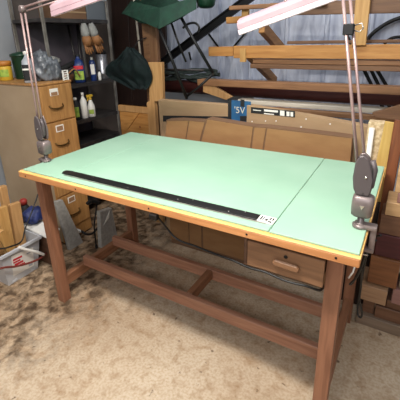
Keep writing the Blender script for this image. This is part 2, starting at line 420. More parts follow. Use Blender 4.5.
    if clip:
        k = a0.lerp(E, clip)
        cl = MB().box(k.x - .016, k.x + .018, k.y - .012, k.y + .014, k.z - .018, k.z + .018, .003).build('binder_clip', 'black', L)
        MB().tube([(k.x + .018, k.y, k.z + .012), (k.x + .040, k.y - .006, k.z + .018), (k.x + .046, k.y - .006, k.z + .002), (k.x + .036, k.y - .004, k.z - .008), (k.x + .018, k.y, k.z - .004)], .0022, 6).build('clip_handle', 'chrome', cl)
    return L
eL = at(22, 9, Y=.19)
lamp('left drafting lamp clamped to the far left corner of the table', .026, .166, -1, eL, 0, (.145, .30, 1.752), (.72, .30, 1.840), .30, 0)
eR = Vector((1.545, .31, 1.785))
lamp('right drafting lamp clamped to the near right edge with a black binder clip', 1.702, .195, 1, eR, -.2, (1.0, .70, 1.640), (1.56, .70, 1.800), .38, .73)

# ------------------------------------------------------------------ cords
P = [at(150, 219, Z=.892) + Vector((0, .04, 0)), at(165, 226, Y=.06), at(177, 239, Y=.07), at(195, 246, Y=.07), at(215, 254, Y=.06), at(232, 260, Y=.05), at(250, 268, Y=.036), at(265, 272, Y=.034), at(286, 281, Y=.032), at(306, 286, Y=.034), at(321, 290, Y=.07), Vector((1.600, .14, .725)), Vector((1.58, .22, .732))]
cd = thing('power_cord', 'thin black cord drooping in waves below the table front past the drawer', 'cord', (.9, .05, .87))
MB().tube(spline(P, 6), .0046, 6).build('cable', 'cord', cd)
MB().box(P[0].x - .03, P[0].x + .008, P[0].y - .012, P[0].y + .012, .868, .895, .003).build('plug', 'black', cd)
ex = TL + .03
P = [(TL + .030, .19, .90), at(369, 236, Y=.20), at(366, 252, Y=.21), at(358, 275, Y=.22), at(350, 284, Y=.24), at(353, 282, Y=.27), at(361, 268, Y=.28), at(361, 285, Y=.30), at(359.5, 300, Y=.30), at(362, 313, Y=.30), at(360.5, 317.5, Y=.30), at(357.5, 312, Y=.31), at(360, 290, Y=.33), at(365, 262, Y=.32), at(371, 240, Y=.29), (TL + .040, .24, .90)]
cd = thing('lamp_cord', 'black lamp cord looping down beside the right table leg', 'cord', (TL + .03, .235, .87))
MB().tube(spline(P, 6), .0042, 6).build('cable', 'cord', cd)
pz = at(353, 272, Y=.13)
MB().tube([pz + Vector((.006, 0, .045)), pz + Vector((0, 0, 0)), pz + Vector((-.012, 0, -.03))], .0032, 6).build('white_tie', 'white', cd)

# ------------------------------------------------------------------ filing cabinet
cx0, cx1, cy0, cy1, ch = -1.17, -.50, .550, .852, 1.310
fc = thing('filing_cabinet', 'tall brown oak filing cabinet in the left corner behind the table', 'filing cabinet', ((cx0 + cx1) / 2, (cy0 + cy1) / 2, 0))
b = MB().box(cx0, cx1 - .012, cy0 + .006, cy1 - .006, .02, ch - .016, .002)
b.build('carcass', 'oakside', fc)
MB().box(cx0, cx1 + .004, cy0 - .002, cy1 + .002, ch - .016, ch, .003).build('top_panel', 'oak', fc)
MB().box(cx0 + .01, cx1 - .02, cy0 + .01, cy1 - .01, 0, .03, .001).build('plinth', 'housing', fc)
MB().box(cx1 - .012, cx1 - .004, cy0, cy1, .02, ch - .016, .001).build('face_frame', 'oak', fc)
zs = [(1.026, 1.288), (.728, 1.014), (.430, .716), (.130, .418)]
for i, (z0, z1) in enumerate(zs):
    d = MB().box(cx1 - .004, cx1 + .008, cy0 + .012, cy1 - .012, z0, z1, .004, 2).build('drawer', 'oak', fc)
    yc = .678; zl = z1 - .048; zp = z0 + .62 * (z1 - z0) - .055
    h = MB().box(cx1 + .008, cx1 + .010, yc - .036, yc + .036, zl - .026, zl + .026, .001)
    h.build('label_holder', 'paper' if i else 'paper', d)
    MB().box(cx1 + .0101, cx1 + .0108, yc - .028, yc + .028, zl - (.024 if i == 0 else .018), zl + (.000 if i == 0 else .018), 0).build('label_card', 'labelbrown', d)
    pu = MB(); a = [(yc - .060, zp + .012), (yc - .046, zp - .006), (yc, zp - .014), (yc + .046, zp - .006), (yc + .060, zp + .012)]
    pu.tube(spline([(cx1 + (.008 if k in (0, 4) else .024), y, z) for k, (y, z) in enumerate(a)], 4), .006, 8)
    pu.build('pull', 'brass', d)

# ------------------------------------------------------------------ things on the cabinet
def bottle(name, label, cat, x, y, z, prof, m, sq=None, capm=None, cap=None, lab=None, group=None, rot=0):
    """cap: (r, z0, z1); lab: (material, z0, z1, half-angle) wrapped around the side facing +x -y"""
    o = thing(name, label, cat, (x, y, z), group)
    R = Matrix.Rotation(rot, 3, 'Z')
    MB().lathe((x, y, z), prof, 18, R, sq).build('body', m, o)
    if cap: MB().lathe((x, y, z + cap[1]), [(cap[0], 0), (cap[0], cap[2] - cap[1] - .003), (cap[0] * .8, cap[2] - cap[1])], 14).build('cap', capm, o)
    for (lm, z0, z1, r) in (lab or []):
        mb = MB()
        vs0, vs1 = [], []
        for k in range(9):
            a = -PI / 4 - .7 + 1.4 * k / 8
            ca, sa = math.cos(a - rot), math.sin(a - rot)
            if sq: ca = math.copysign(abs(ca) ** .45, ca) * sq[0]; sa = math.copysign(abs(sa) ** .45, sa) * sq[1]
            v = R @ Vector((ca * r, sa * r, 0)) + Vector((x, y, z))
            vs0.append(mb.bm.verts.new(v + Vector((0, 0, z0)))); vs1.append(mb.bm.verts.new(v + Vector((0, 0, z1))))
        for k in range(8): mb.bm.faces.new((vs0[k], vs0[k + 1], vs1[k + 1], vs1[k])).smooth = True
        mb.build('label_band', lm, o)
    return o
ct = ch
bottle('plastic_jar', 'yellow plastic jar with an orange lid at the left end of the cabinet top', 'jar', -1.02, .66, ct,
       [(.044, 0), (.050, .006), (.052, .10), (.048, .112)], 'yellow', None, 'orange', (.056, .112, .150), [('limelabel', .03, .085, .0535)])
o = bottle('oil_bottle', 'grey motor oil bottle with a dark oval label on the cabinet front corner', 'bottle', -.665, .625, ct,
       [(.050, 0), (.058, .006), (.059, .12), (.052, .155), (.026, .178), (.016, .19), (.016, .2)], 'greyjug', (1.05, .6), 'white', (.017, .198, .222), [('lblack', .02, .13, .0605), ('paper', .092, .104, .0615)], None, -PI / 4)
o = thing('storage_tub', 'small dark green tub standing at the back of the cabinet top', 'tub', (-.98, .79, ct))
MB().lathe((-.98, .79, ct), [(.06, 0), (.064, .01), (.072, .17), (.075, .175)], 18).build('body', 'greenplastic', o)
MB().lathe((-.98, .79, ct + .175), [(.080, 0), (.080, .018), (.060, .026), (.020, .036)], 18).build('lid', 'greenplastic', o)
pb = MB().blob((-.66, .745, ct + .085), (.085, .075, .125), .30, 2.6, 3, 4, -.085)
pb.blob((-.60, .80, ct + .06), (.06, .045, .09), .3, 3, 8, 3, -.06)
single(pb, 'plastic_bag', 'polybag', (-.65, .75, ct), 'crumpled grey plastic bag bulging on the cabinet top', 'bag')
rk = MB(); px0 = Vector((-.507, .806, ct))
rk.box(-.515, -.503, .792, .800, ct, ct + .075, .001).box(-.515, -.503, .834, .842, ct, ct + .075, .001)
for k in range(5): rk.box(-.514, -.504, .800, .834, ct + .004 + k * .016, ct + .011 + k * .016, .001)
single(rk, 'slotted_bracket', 'white', (-.509, .817, ct), 'small white slotted bracket standing at the cabinet corner', 'bracket')

# ------------------------------------------------------------------ shelf unit behind the cabinet
sx0, sx1, sy0, sy1 = -1.14, -.75, .870, 1.600
su = thing('shelf_unit', 'black metal shelf unit crowded with bottles behind the filing cabinet', 'shelf', ((sx0 + sx1) / 2, (sy0 + sy1) / 2, 0))
for x in (sx0, sx1 - .012):
    for y in (sy0, sy1 - .028):
        m = 'postmetal' if y < 1 else 'shelfmetal'
        p = MB().box(x, x + .012, y, y + .028, 0, 1.93, .001)
        p.build('post', 'postmetal', su)
for z in (.12, .40, .695, .915, 1.235, 1.765):
    d = 1.75 < z
    MB().box(sx0 + .012, sx1 - .012, sy0 + .0, sy1, z - .026, z, .002).box(sx1 - .012, sx1 + .003, sy0 + .028, sy1 - .028, z - .03, z + .002, .001).build('shelf', 'shelfmetal', su)
MB().box(sx0 - .006, sx0 - .001, sy0, sy1, .1, 1.74, 0).build('back_panel', 'shelfback', su)
Z1, Z2, Z3 = 1.235, .915, 1.765
# level with the cabinet top
bottle('motor_oil_jug', 'navy blue oil jug with red and lime label on the upper shelf', 'bottle', -.83, 1.235, Z1,
       [(.064, 0), (.076, .008), (.077, .15), (.064, .185), (.028, .205), (.022, .22), (.022, .225)], 'navy', (1.05, .62), 'lblack', (.023, .222, .245),
       [('limelabel', .03, .105, .0775), ('redlabel', .12, .15, .0775)], None, -PI / 4)
bottle('spray_can', 'slim blue and white spray can between blue jug and steel canister', 'can', -.805, 1.372, Z1,
       [(.026, 0), (.028, .004), (.028, .165), (.020, .182), (.010, .188)], 'navy', None, 'white', (.012, .186, .212), [('paper', .06, .15, .0288)])
bottle('glue_bottle', 'tiny white bottle in front of the steel canister', 'bottle', -.772, 1.415, Z1,
       [(.013, 0), (.015, .003), (.015, .065), (.006, .08)], 'white', None, 'lblack', (.007, .08, .095))
o = thing('steel_canister', 'tall silver steel canister with a black lid on the upper shelf', 'canister', (-.84, 1.53, Z1))
MB().lathe((-.84, 1.53, Z1), [(.050, 0), (.054, .006), (.054, .05), (.055, .053), (.054, .056), (.052, .225), (.048, .232)], 22).build('body', 'steel', o)
MB().lathe((-.84, 1.53, Z1 + .232), [(.049, 0), (.049, .018), (.038, .026)], 22).build('lid', 'lblack', o)
single(MB().blob((-.835, 1.055, Z1 + .055), (.070, .095, .055), .35, 2.5, 5, 3, -.055), 'tool_pouch', 'leather', (-.835, 1.055, Z1), 'brown leather tool pouch slumped on the shelf edge', 'pouch')
single(MB().blob((-.92, 1.02, Z1 + .19), (.06, .075, .05), .5, 3, 9, 3, None).blob((-.93, 1.0, Z1 + .09), (.06, .07, .09), .2, 3, 2, 3, -.09), 'cotton_rag', 'cotton', (-.92, 1.02, Z1), 'white crumpled rag heaped behind the leather pouch', 'rag')
sg = thing('caulking_gun', 'black trigger tool lying on top of the leather pouch', 'tool', (-.83, 1.10, Z1 + .10))
MB().tube([(-.82, 1.02, Z1 + .125), (-.82, 1.18, Z1 + .175)], .022, 10).build('barrel', 'blackmat', sg)
MB().tube(spline([(-.82, 1.08, Z1 + .14), (-.80, 1.09, Z1 + .11), (-.79, 1.10, Z1 + .085)], 4), .012, 8).build('handle', 'blackmat', sg)
MB().tube(spline([(-.81, 1.12, Z1 + .15), (-.79, 1.13, Z1 + .12), (-.79, 1.12, Z1 + .10)], 4), .005, 6).build('trigger', 'blackmetal', sg)
sp = MB().tube(spline([at(58, 80, X=-.74), at(66, 76, X=-.74), at(74, 69, X=-.74), at(80, 76, X=-.74)], 5), .006, 6)
single(sp, 'strap', 'tan', at(66, 76, X=-.74), 'tan strap trailing over the shelf edge below the pouch', 'strap')
for a, b, lab in (((68, 25), (74, 44), 'left grey metal rod leaning against the shelf back'), ((77, 24), (75, 44), 'right grey metal rod leaning against the shelf back')):
    A = at(*a, X=-1.10); B = at(*b, X=-1.04 if a[0] < 70 else -.98); B.z = Z1 + .004; B.y += 0 if a[0] < 70 else .03
    single(MB().tube([A, A.lerp(B, .5) + Vector((0, 0, .004)), B], .010, 8), 'metal_rod', 'shelfmetal', B, lab, 'rod')
# gloves hang from the top shelf edge
def glove(label, y, x, ang, k):
    g = thing('work_glove', label, 'glove', (x, y, 1.733), 'work gloves hanging from the top shelf')
    R = Matrix.Rotation(ang, 3, 'X'); o = Vector((x, y, 1.733))
    def q(a, b, c=0): return o + R @ Vector((c, a, b))
    MB().tube([q(0, 0), q(0, -.03), q(0, -.08), q(0, -.115)], [.018, .030, .038, .032], 12).build('cuff', 'cotton', g)
    p = MB(); p.tube([q(0, -.105), q(0, -.14), q(0, -.185)], [.034, .042, .036], 12)
    for i, (a, l) in enumerate(((-.028, .060), (-.010, .072), (.010, .068), (.028, .052))):
        p.tube([q(a * .9, -.165), q(a * 1.15, -.19 - l * .4, .004), q(a * 1.3, -.19 - l, .012)], [.012, .011, .007], 8)
    p.tube([q(.034, -.13), q(.056, -.16), q(.066, -.195)], [.013, .012, .008], 8)
    p.build('palm', 'tan', g)
    MB().tube([q(0, -.004), q(0, .03)], .004, 6).build('hook', 'blackmetal', g)
glove('white and tan work glove hanging above the blue oil jug', 1.262, -.730, .10, 0)
glove('white and tan work glove hanging nearer the steel canister', 1.315, -.700, .30, 1)
# top shelf
o = thing('cardboard_box', 'brown cardboard box on the top shelf above the gloves', 'box', (-.90, 1.22, Z3))
MB().box(-1.04, -.77, 1.07, 1.345, Z3, Z3 + .11, .003).build('body', 'carddark', o)
MB().box(-.769, -.7665, 1.07, 1.345, Z3 + .05, Z3 + .062, 0).build('tape', 'cardlight', o)
o = thing('storage_bin', 'grey plastic storage bin on the top shelf beside the cardboard box', 'bin', (-.92, 1.48, Z3))
MB().prism([(-1.08, 1.362, Z3), (-.78, 1.362, Z3), (-.765, 1.358, Z3 + .16), (-1.09, 1.358, Z3 + .16)], (0, .232, 0), .004).build('body', 'greybin', o)
MB().box(-1.10, -.755, 1.354, 1.598, Z3 + .16, Z3 + .178, .004).build('lid', 'greypanel', o)
# lower shelf
bottle('cleaner_bottle', 'black and lime bottle on the lower shelf nearest the cabinet', 'bottle', -.80, 1.115, Z2,
       [(.032, 0), (.036, .006), (.036, .13), (.018, .165), (.014, .18)], 'lblack', None, 'white', (.016, .178, .20), [('limelabel', .03, .12, .0368)])
bottle('cleaner_bottle', 'slim white bottle with a white cap, middle of the lower shelf three', 'bottle', -.79, 1.195, Z2,
       [(.026, 0), (.030, .006), (.030, .16), (.014, .19), (.011, .205)], 'white', None, 'white', (.013, .203, .235), [('greyjug' if 0 else 'paper', .03, .12, .0308)])
o = bottle('spray_bottle', 'white spray bottle with a yellow trigger head on the lower shelf', 'bottle', -.785, 1.275, Z2,
       [(.030, 0), (.034, .006), (.034, .10), (.016, .145), (.012, .16)], 'white', None, 'yellow', (.015, .158, .178), [('limelabel', .03, .07, .0348)])
MB().prism([(-.795, 1.24, Z2 + .178), (-.795, 1.24, Z2 + .205), (-.795, 1.30, Z2 + .205), (-.795, 1.31, Z2 + .185)], (.02, 0, 0), .003).tube([(-.785, 1.255, Z2 + .18), (-.785, 1.238, Z2 + .15)], .005, 6).build('trigger_head', 'yellow', o)

# tall pale panel at the left wall
gp = MB().prism([(-1.395, -.30, 0), (-1.37, -.30, 0), (-1.33, -.30, 2.2), (-1.355, -.30, 2.2)], (0, 1.34, 0), .003)
single(gp, 'grey_panel', 'greypanel', (-1.36, .3, 0), 'tall pale grey panel leaning on the left wall behind the cabinet', 'panel')

# ------------------------------------------------------------------ under and left of the table
a = [at(*q, X=-.485) for q in ((53, 201), (60, 199), (76, 237), (62, 242))]
a[2].z = a[3].z = .0
a = [Vector((-.485 + .05 * (p.z < .2), p.y, p.z)) for p in a]
single(MB().prism(a, (.035, 0, 0), .003), 'stone_slab', 'granite', (-.44, .57, 0), 'grey tapered stone offcut leaning against the cabinet front', 'stone slab')
a = [at(*q, X=-.2) for q in ((100, 212), (112, 208), (118, 239), (101, 245))]; a[2].z = a[3].z = 0
s2 = thing('stone_slab', 'grey slab standing under the table beside the black rod', 'stone slab', (-.2, .76, 0))
MB().prism(a, (-.04, 0, 0), .003).build('slab', 'granite', s2)
ta = at(105, 222, X=-.198)
MB().prism([ta + Vector((0, -.02, -.02)), ta + Vector((0, .045, .015)), ta + Vector((.002, .06, .075)), ta + Vector((.002, .02, .03))], (.003, 0, 0), 0).build('paper_tag', 'paper', s2)
rd = thing('folding_cane', 'thin black rod with a padded handle standing under the table', 'cane', (-.24, .65, 0))
A = at(92, 203, X=-.24); A2 = at(97, 203, X=-.24)
MB().tube([(-.24, .648, .006), (-.24, .655, .2), A2], .006, 8).build('shaft', 'blackmetal', rd)
MB().tube(spline([at(87, 204, X=-.24), at(91, 201, X=-.24), at(99, 203, X=-.24)], 4), .013, 8).build('handle', 'blackmat', rd)
MB().lathe((-.24, .648, 0), [(.011, 0), (.011, .02), (.008, .03)], 10).build('ferrule', 'blackmat', rd)
cb = MB().tube(spline([(-.48, .62, .012), (-.46, .69, .07), (-.40, .70, .055), (-.34, .72, .075), (-.30, .76, .13), (-.28, .80, .15), (-.27, .84, .006)], 6), .010, 7)
c0 = thing('short_cable', 'black cable end with white plug lying at the cabinet foot', 'cable', (-.40, .70, 0))
cb.build('cable', 'cord', c0)
MB().box(-.485, -.435, .655, .680, .075, .10, .004).build('plug', 'white', c0)

# plastic bin full of wood scraps
bn = thing('plastic_bin', 'translucent plastic bin of wood scraps left of the table', 'bin', (-.62, .14, 0))
def ring(x0, x1, y0, y1, z): return [(x0, y0, z), (x1, y0, z), (x1, y1, z), (x0, y1, z)]
m = MB()
lo = [m.bm.verts.new(p) for p in ring(-.80, -.430, .015, .245, 0)]
hi = [m.bm.verts.new(p) for p in ring(-.84, -.395, -.01, .285, .26)]
hi2 = [m.bm.verts.new(p) for p in ring(-.836, -.399, -.006, .281, .26)]
lo2 = [m.bm.verts.new(p) for p in ring(-.795, -.436, .021, .239, .006)]
m.bm.faces.new(lo[::-1]); m.bm.faces.new(lo2)
for k in range(4):
    j = (k + 1) % 4
    m.bm.faces.new((lo[k], lo[j], hi[j], hi[k])); m.bm.faces.new((hi[k], hi[j], hi2[j], hi2[k])); m.bm.faces.new((lo2[j], lo2[k], hi2[k], hi2[j]))
m.build('tub', 'bin', bn)
r = MB()
r.bar((-.388, -.015, .254), (-.388, .29, .254), .016, .022).bar((-.845, -.015, .254), (-.845, .29, .254), .016, .022)
r.bar((-.85, -.017, .254), (-.385, -.017, .254), .016, .022).bar((-.85, .289, .254), (-.385, .289, .254), .016, .022)
for y in (.045, .19): r.box(-.432, -.424, y, y + .035, .004, .022, .002)
r.build('rim', 'bin', bn)
# sticker on the face
def face(y, z, off=.001):        # point on the bin face that looks to +x
    f = z / .26; return Vector((-.430 + .035 * f + off, y, z))
st = MB().prism([face(.055, .055), face(.215, .045), face(.225, .20), face(.06, .225)], (.001, 0, 0), 0).build('sticker', 'paper', bn)
rp = MB()
for (y0, y1, z0, z1) in ((.068, .135, .175, .190), (.068, .120, .155, .168), (.075, .140, .130, .148), (.090, .150, .112, .124)):
    rp.prism([face(y0, z0, .0022), face(y1, z0 - .004, .0022), face(y1, z1 - .004, .0022), face(y0, z1, .0022)], (.0006, 0, 0), 0)
rp.build('red_print', 'redlabel', st)
rp = MB()
for (y0, y1, z0, z1) in ((.175, .205, .060, .082), (.170, .212, .17, .18)):
    rp.prism([face(y0, z0, .0022), face(y1, z0 - .002, .0022), face(y1, z1 - .002, .0022), face(y0, z1, .0022)], (.0006, 0, 0), 0)
rp.build('grey_print', 'greyjug', st)
MB().tube(spline([(-.383, .115, .27), (-.372, .15, .235), (-.366, .22, .175), (-.370, .275, .118)], 5), .011, 8).build('handle', 'white', bn)
hz = MB().tube(spline([(-.40, -.16, .22), (-.375, -.02, .190), (-.374, .06, .150), (-.372, .16, .118), (-.372, .25, .105), (-.40, .31, .10)], 6), .0075, 8)
single(hz, 'hose', 'hose', (-.37, .1, .12), 'red brown hose strung across the front of the plastic bin', 'hose')
hz = MB().tube(spline([(-.50, -.09, .42), (-.42, .0, .315), (-.400, .08, .292), (-.41, .16, .285), (-.43, .22, .36), (-.47, .32, .44), (-.50, .42, .55)], 6), .0055, 6)
single(hz, 'cable', 'cord', (-.41, .1, .3), 'black cable lying over the rim of the plastic bin', 'cable')
def scrap(label, p, q, w, h, m, up=(1, 0, .2)):
    single(MB().bar(p, q, w, h, up, .003), 'wood_scrap', m, q, label, 'wood scrap', 'wood scraps standing in the plastic bin')
scrap('longest pale wood scrap leaning at the back of the bin', at(2, 186, X=-.60), (-.60, .19, .012), .05, .04, 'block')
scrap('flat topped wood scrap at the right of the bin bundle', at(14, 203, X=-.53), (-.52, .195, .012), .075, .035, 'block')
scrap('wood scrap with knotty face in the middle of the bin bundle', at(1, 207, X=-.52), (-.50, .105, .012), .07, .035, 'pineZ')
scrap('short leaning wood scrap in front of the bin bundle', at(-1, 232, X=-.455), (-.47, .14, .05), .045, .03, 'pineZ')
scrap('wide wood scrap behind the bundle near the left edge', at(-9, 204, X=-.66), (-.68, .10, .012), .09, .04, 'block')
# white lidded box behind the bin with a blue bag
wb = thing('storage_box', 'brown box with a tilted white lid behind the plastic bin', 'box', (-.46, .42, 0))
MB().box(-.62, -.37, .315, .405, 0, .235, .004).build('body', 'housing', wb)
MB().prism([(-.64, .305, .262), (-.345, .305, .240), (-.345, .425, .252), (-.64, .425, .274)], (0, 0, .018), .005).build('lid', 'white', wb)
single(MB().blob((-.57, .375, .345), (.075, .075, .065), .35, 2.4, 4, 3, -.062), 'cloth_bag', 'royal', (-.57, .375, .285), 'dark blue cloth bag lying on the white lid', 'bag')
rc = thing('red_capped_bottle', 'small red capped bottle behind the wood scraps', 'bottle', (-.72, .41, 0))
MB().lathe((-.72, .41, 0), [(.045, 0), (.05, .01), (.05, .33), (.03, .37), (.02, .39)], 16).build('body', 'lblack', rc)
MB().lathe((-.72, .41, .39), [(.026, 0), (.028, .035), (.018, .045)], 12).build('cap', 'redcap', rc)

# ------------------------------------------------------------------ cartons behind the table
c = thing('flat_carton', 'long brown cardboard carton standing directly behind the table', 'carton', (.84, 1.05, 0))
tp = [at(x, y, Y=1.005) for x, y in ((166, 120), (178, 119.5), (205, 121.5), (207, 118.5), (222, 121), (251, 126), (267, 127), (310, 132), (353, 137.5))]
poly = [(p.x, 1.005, p.z) for p in tp] + [(tp[-1].x, 1.005, 0), (tp[0].x - .02, 1.005, 0)]
MB().prism(poly, (0, .075, 0), .002).build('body', 'carddark', c)
for (xa, ya, xb, yb, xc, yc, xd, yd) in ((167, 121, 188.6, 121, 185.5, 139, 165.5, 136), (189.6, 121, 204.6, 122.5, 199.5, 141, 186.5, 139), (207.5, 119.5, 253, 127, 250.5, 147, 201.5, 141), (254.5, 127.5, 266, 128.2, 262.5, 150, 252, 147.5), (267.3, 128.5, 352, 138.5, 350, 162, 264, 151)):
    q = [at(xa, ya, Y=1.0035), at(xb, yb, Y=1.0035), at(xc, yc, Y=1.0035), at(xd, yd, Y=1.0035)]
    lo = [Vector((q[2].x - .01, 1.0035, .04)), Vector((q[3].x - .01, 1.0035, .04))]
    MB().prism(q[:3] + lo + [q[3]], (0, -.003, 0), .0008).build('flap', 'card', c)
c = thing('large_carton', 'big cardboard carton with black label strip behind the long carton', 'carton', (1.24, 1.15, 0))
MB().prism([(.860, 1.115, 0), (1.640, 1.115, 0), (1.640, 1.115, 1.085), (1.25, 1.115, 1.125), (.860, 1.115, 1.16)], (0, .07, 0), .002).build('body', 'cardlight', c)
def yq(x, y, Y): return at(x, y, Y=Y)
def quad(Y, pts, d=-.001): return MB().prism([at(*q, Y=Y) for q in pts], (0, d, 0), 0)
quad(1.1145, ((251, 107), (295, 111), (295, 117.5), (251, 113))).build('label_strip', 'lblack', c)
ls = c.children[-1] if c.children else c
ls = [o for o in c.children if o.name.startswith('label_strip')][0]
wbp = [((264, 109.3), (278, 110.6), (278, 112.6), (264, 111.3)), ((264, 113), (274, 114), (274, 115), (264, 114)), ((280, 110.4), (284.5, 110.8), (284.5, 116), (280, 115.5)), ((286.5, 111.5), (289.5, 111.8), (289.5, 116.2), (286.5, 116)), ((290.5, 112), (293.2, 112.2), (293.2, 116.6), (290.5, 116.4)), ((253, 109.5), (261, 110.3), (261, 111), (253, 110.3))]
m = MB()
for q in wbp: m.prism([at(*s, Y=1.1135) for s in q], (0, -.0006, 0), 0)
m.build('label_print', 'paper', ls)
for (x, y) in ((265.5, 121), (276, 121), (277.5, 126.5), (301, 127), (318, 131), (317, 137.5), (339, 133.5), (306, 119), (330, 124), (252, 121.5)):
    p = at(x, y, Y=1.1135); MB().prism([p + Vector((a, 0, b)) for a, b in ((-.004, -.003), (.004, -.004), (.005, .004), (-.003, .004))], (0, -.0006, 0), 0).build('paint_fleck', 'paper', c)
c = thing('shipping_carton', 'shipping carton with black end band, painted gap shadow and blue lettered end at back left', 'carton', (.48, 1.17, 0))
MB().box(.114, .835, 1.135, 1.20, 0, 1.148, .002).build('body', 'cardlight', c)
quad(1.1345, ((163, 115.5), (228, 116.5), (228, 123), (163, 121.5))).build('band_and_gap_shadow', 'lblack', c)  # shadow gap below the box, painted on as a black strip
quad(1.1345, ((228, 99.5), (231.5, 99.5), (231.5, 125), (228, 125))).build('band_and_gap_shadow', 'lblack', c)
bl = quad(1.1343, ((231.5, 100), (251, 101.5), (251, 122.5), (231.5, 122.5))).build('blue_label', 'blue', c)
quad(1.133, ((240.5, 99.4), (244.5, 99.8), (244.5, 107), (240.5, 106.5))).build('black_tab', 'lblack', bl)
quad(1.133, ((240, 116), (250.8, 116), (250.8, 122), (240, 121))).build('dark_patch', 'lblack', bl)
pc = at(239.5, 110.5, Y=1.1328)
lettering("'5V", .062, 'cream', bl, Matrix.Translation(pc) @ Matrix.Rotation(.0, 4, 'Y') @ Matrix.Rotation(PI / 2, 4, 'X'))

# boards standing at the right behind the table
single(MB().box(1.612, 1.690, 1.02, 1.09, .70, 1.138, .002), 'chip_board', 'osb', (1.65, 1.06, .70), 'pale speckled chipboard strip standing behind right table corner', 'board')
single(MB().prism([(1.664, .985, .70), (1.732, .985, .70), (1.738, 1.005, 1.148), (1.692, 1.005, 1.152)], (0, .012, 0), .002), 'upright_board', 'yellowboard', (1.70, 1.0, .70), 'yellowish upright board standing behind the right table corner', 'board')
single(MB().bar((1.752, .95, 0), (1.760, 1.00, 1.16), .045, .045, (0, 1, 0), .003), 'upright_board', 'redboard', (1.755, .97, 0), 'dark red brown post standing right of the yellowish board', 'post')
wt = thing('white_tube', 'white plastic tube leaning on the carton behind the right lamp', 'tube', (1.62, 1.0, .94))
A = at(372, 128, Y=1.0); B = at(368, 163, Y=.985)
MB().tube([(B.x, .985, 0), A], .0135, 12).build('tube', 'white', wt)
MB().lathe((B.x, .985, 0), [(.016, 0), (.016, .03), (.014, .034)], 12).build('end_cap', 'white', wt)

single(MB().box(1.590, 1.728, .955, 1.11, 0, .70, .004), 'shade_block', 'darkplank', (1.66, 1.03, 0), 'added dark block standing in for shadow behind the right rear table leg', 'block')  # added: dark colour stands in for shadow, also carries the two boards
# ------------------------------------------------------------------ lumber pile on the right
PL = []
def pile(label, xy0, xy1, Y, depth, m, grp='stacked boards at the right edge'):
    a = at(*xy0, Y=Y); b = at(*xy1, Y=Y)
    return a, b
def board(label, x0, x1, y0, z0, z1, dep, m, name='stacked_board'):
    single(MB().box(x0, x1, y0, y0 + dep, z0, z1, .003), name, m, ((x0 + x1) / 2, y0, z0), label, 'board', 'stacked boards at the right edge')
board('lowest grey brown board on the floor beside the right table leg', 1.700, 2.26, .800, 0, .068, .10, 'endD')
board('dark brown board second from the floor in the right stack', 1.790, 2.26, .815, .070, .150, .12, 'endC')
board('narrow dark block under the pale tan board end', 1.725, 1.785, .83, .070, .192, .11, 'endC')
board('pale tan board end jutting from the right stack', 1.700, 1.835, .770, .195, .292, .20, 'endB')
board('pinkish block beside the pale tan board end', 1.858, 1.98, .800, .205, .300, .16, 'endF')
board('brown filler block under the pinkish block', 1.84, 2.10, .825, .152, .202, .12, 'endC')
board('thick orange brown board end with wavy grain in the right stack', 1.730, 1.870, .790, .304, .472, .19, 'endA')
board('grey edged board right of the orange brown board end', 1.880, 2.05, .81, .304, .455, .15, 'endD')
board('purple stained wide block in the middle of the right stack', 1.742, 2.05, .800, .476, .605, .16, 'maroonblock')
board('dark brown block above the purple stained block', 1.746, 2.05, .806, .607, .716, .15, 'endC')
board('pale board end with a dark knot near the stack top', 1.762, 2.05, .800, .718, .790, .16, 'endE')
board('thin red edged board between the pale boards', 1.806, 2.05, .806, .792, .842, .15, 'endF')
board('topmost pale board on the right stack', 1.790, 2.05, .812, .844, .960, .15, 'endE')

# ------------------------------------------------------------------ posts, crate and dark planks behind at left
single(MB().prism([(-.075, 1.222, 0), (.005, 1.222, 0), (.005, 1.222, 1.12), (.092, 1.222, 1.12), (.105, 1.222, 1.42), (-.028, 1.222, 1.42), (-.036, 1.222, 1.115), (-.075, 1.222, 1.10)], (0, .036, 0), .003), 'post_board', 'block', (.03, 1.24, 0), 'light wooden board standing upright left of the shipping carton', 'board')
st = thing('wall_stud', 'brown upright stud behind the light wooden board', 'stud', (-.03, 1.32, 0))
MB().box(-.064, .010, 1.30, 1.34, 0, WZ - .002, .003).build('timber', 'studZ', st)
single(MB().box(-.135, -.068, 1.31, 1.35, 0, WZ - .002, .003), 'wall_stud', 'aged2X', (-.10, 1.33, 0), 'darker upright stud left of the brown stud', 'stud')
cp = thing('plywood_panel', 'knotty plywood panel with diagonal batten below the dark bag', 'panel', (-.33, 1.42, 0))
MB().box(-.555, -.145, 1.40, 1.418, 0, 1.020, .002).build('sheet', 'pineX', cp)
MB().box(-.555, -.145, 1.388, 1.3995, .965, 1.020, .002).build('batten', 'block', cp)
MB().prism([at(*q, Y=1.3995) for q in ((123, 131), (127, 131), (141, 111), (138, 110))], (0, -.010, 0), .001).build('batten', 'pineX', cp)
MB().lathe(at(140, 127, Y=1.399), [(.010, 0), (.010, .001)], 10, Matrix.Rotation(PI / 2, 3, 'X')).build('knot', 'redboard', cp)
bgt = thing('cloth_bundle', 'dark teal jacket bundled and hung beside the wooden studs', 'jacket', (-.19, 1.21, 1.52))
rows = [(47, 129, 134), (50, 126, 138), (54, 122, 142), (58, 118, 146), (62, 111.5, 149), (66, 108, 151), (70, 107, 152.5), (74, 108, 153.5), (78, 112, 153.5), (82, 120, 152), (86, 127, 150), (89, 133, 147)]
m = MB(); grid = []; NJ = 22
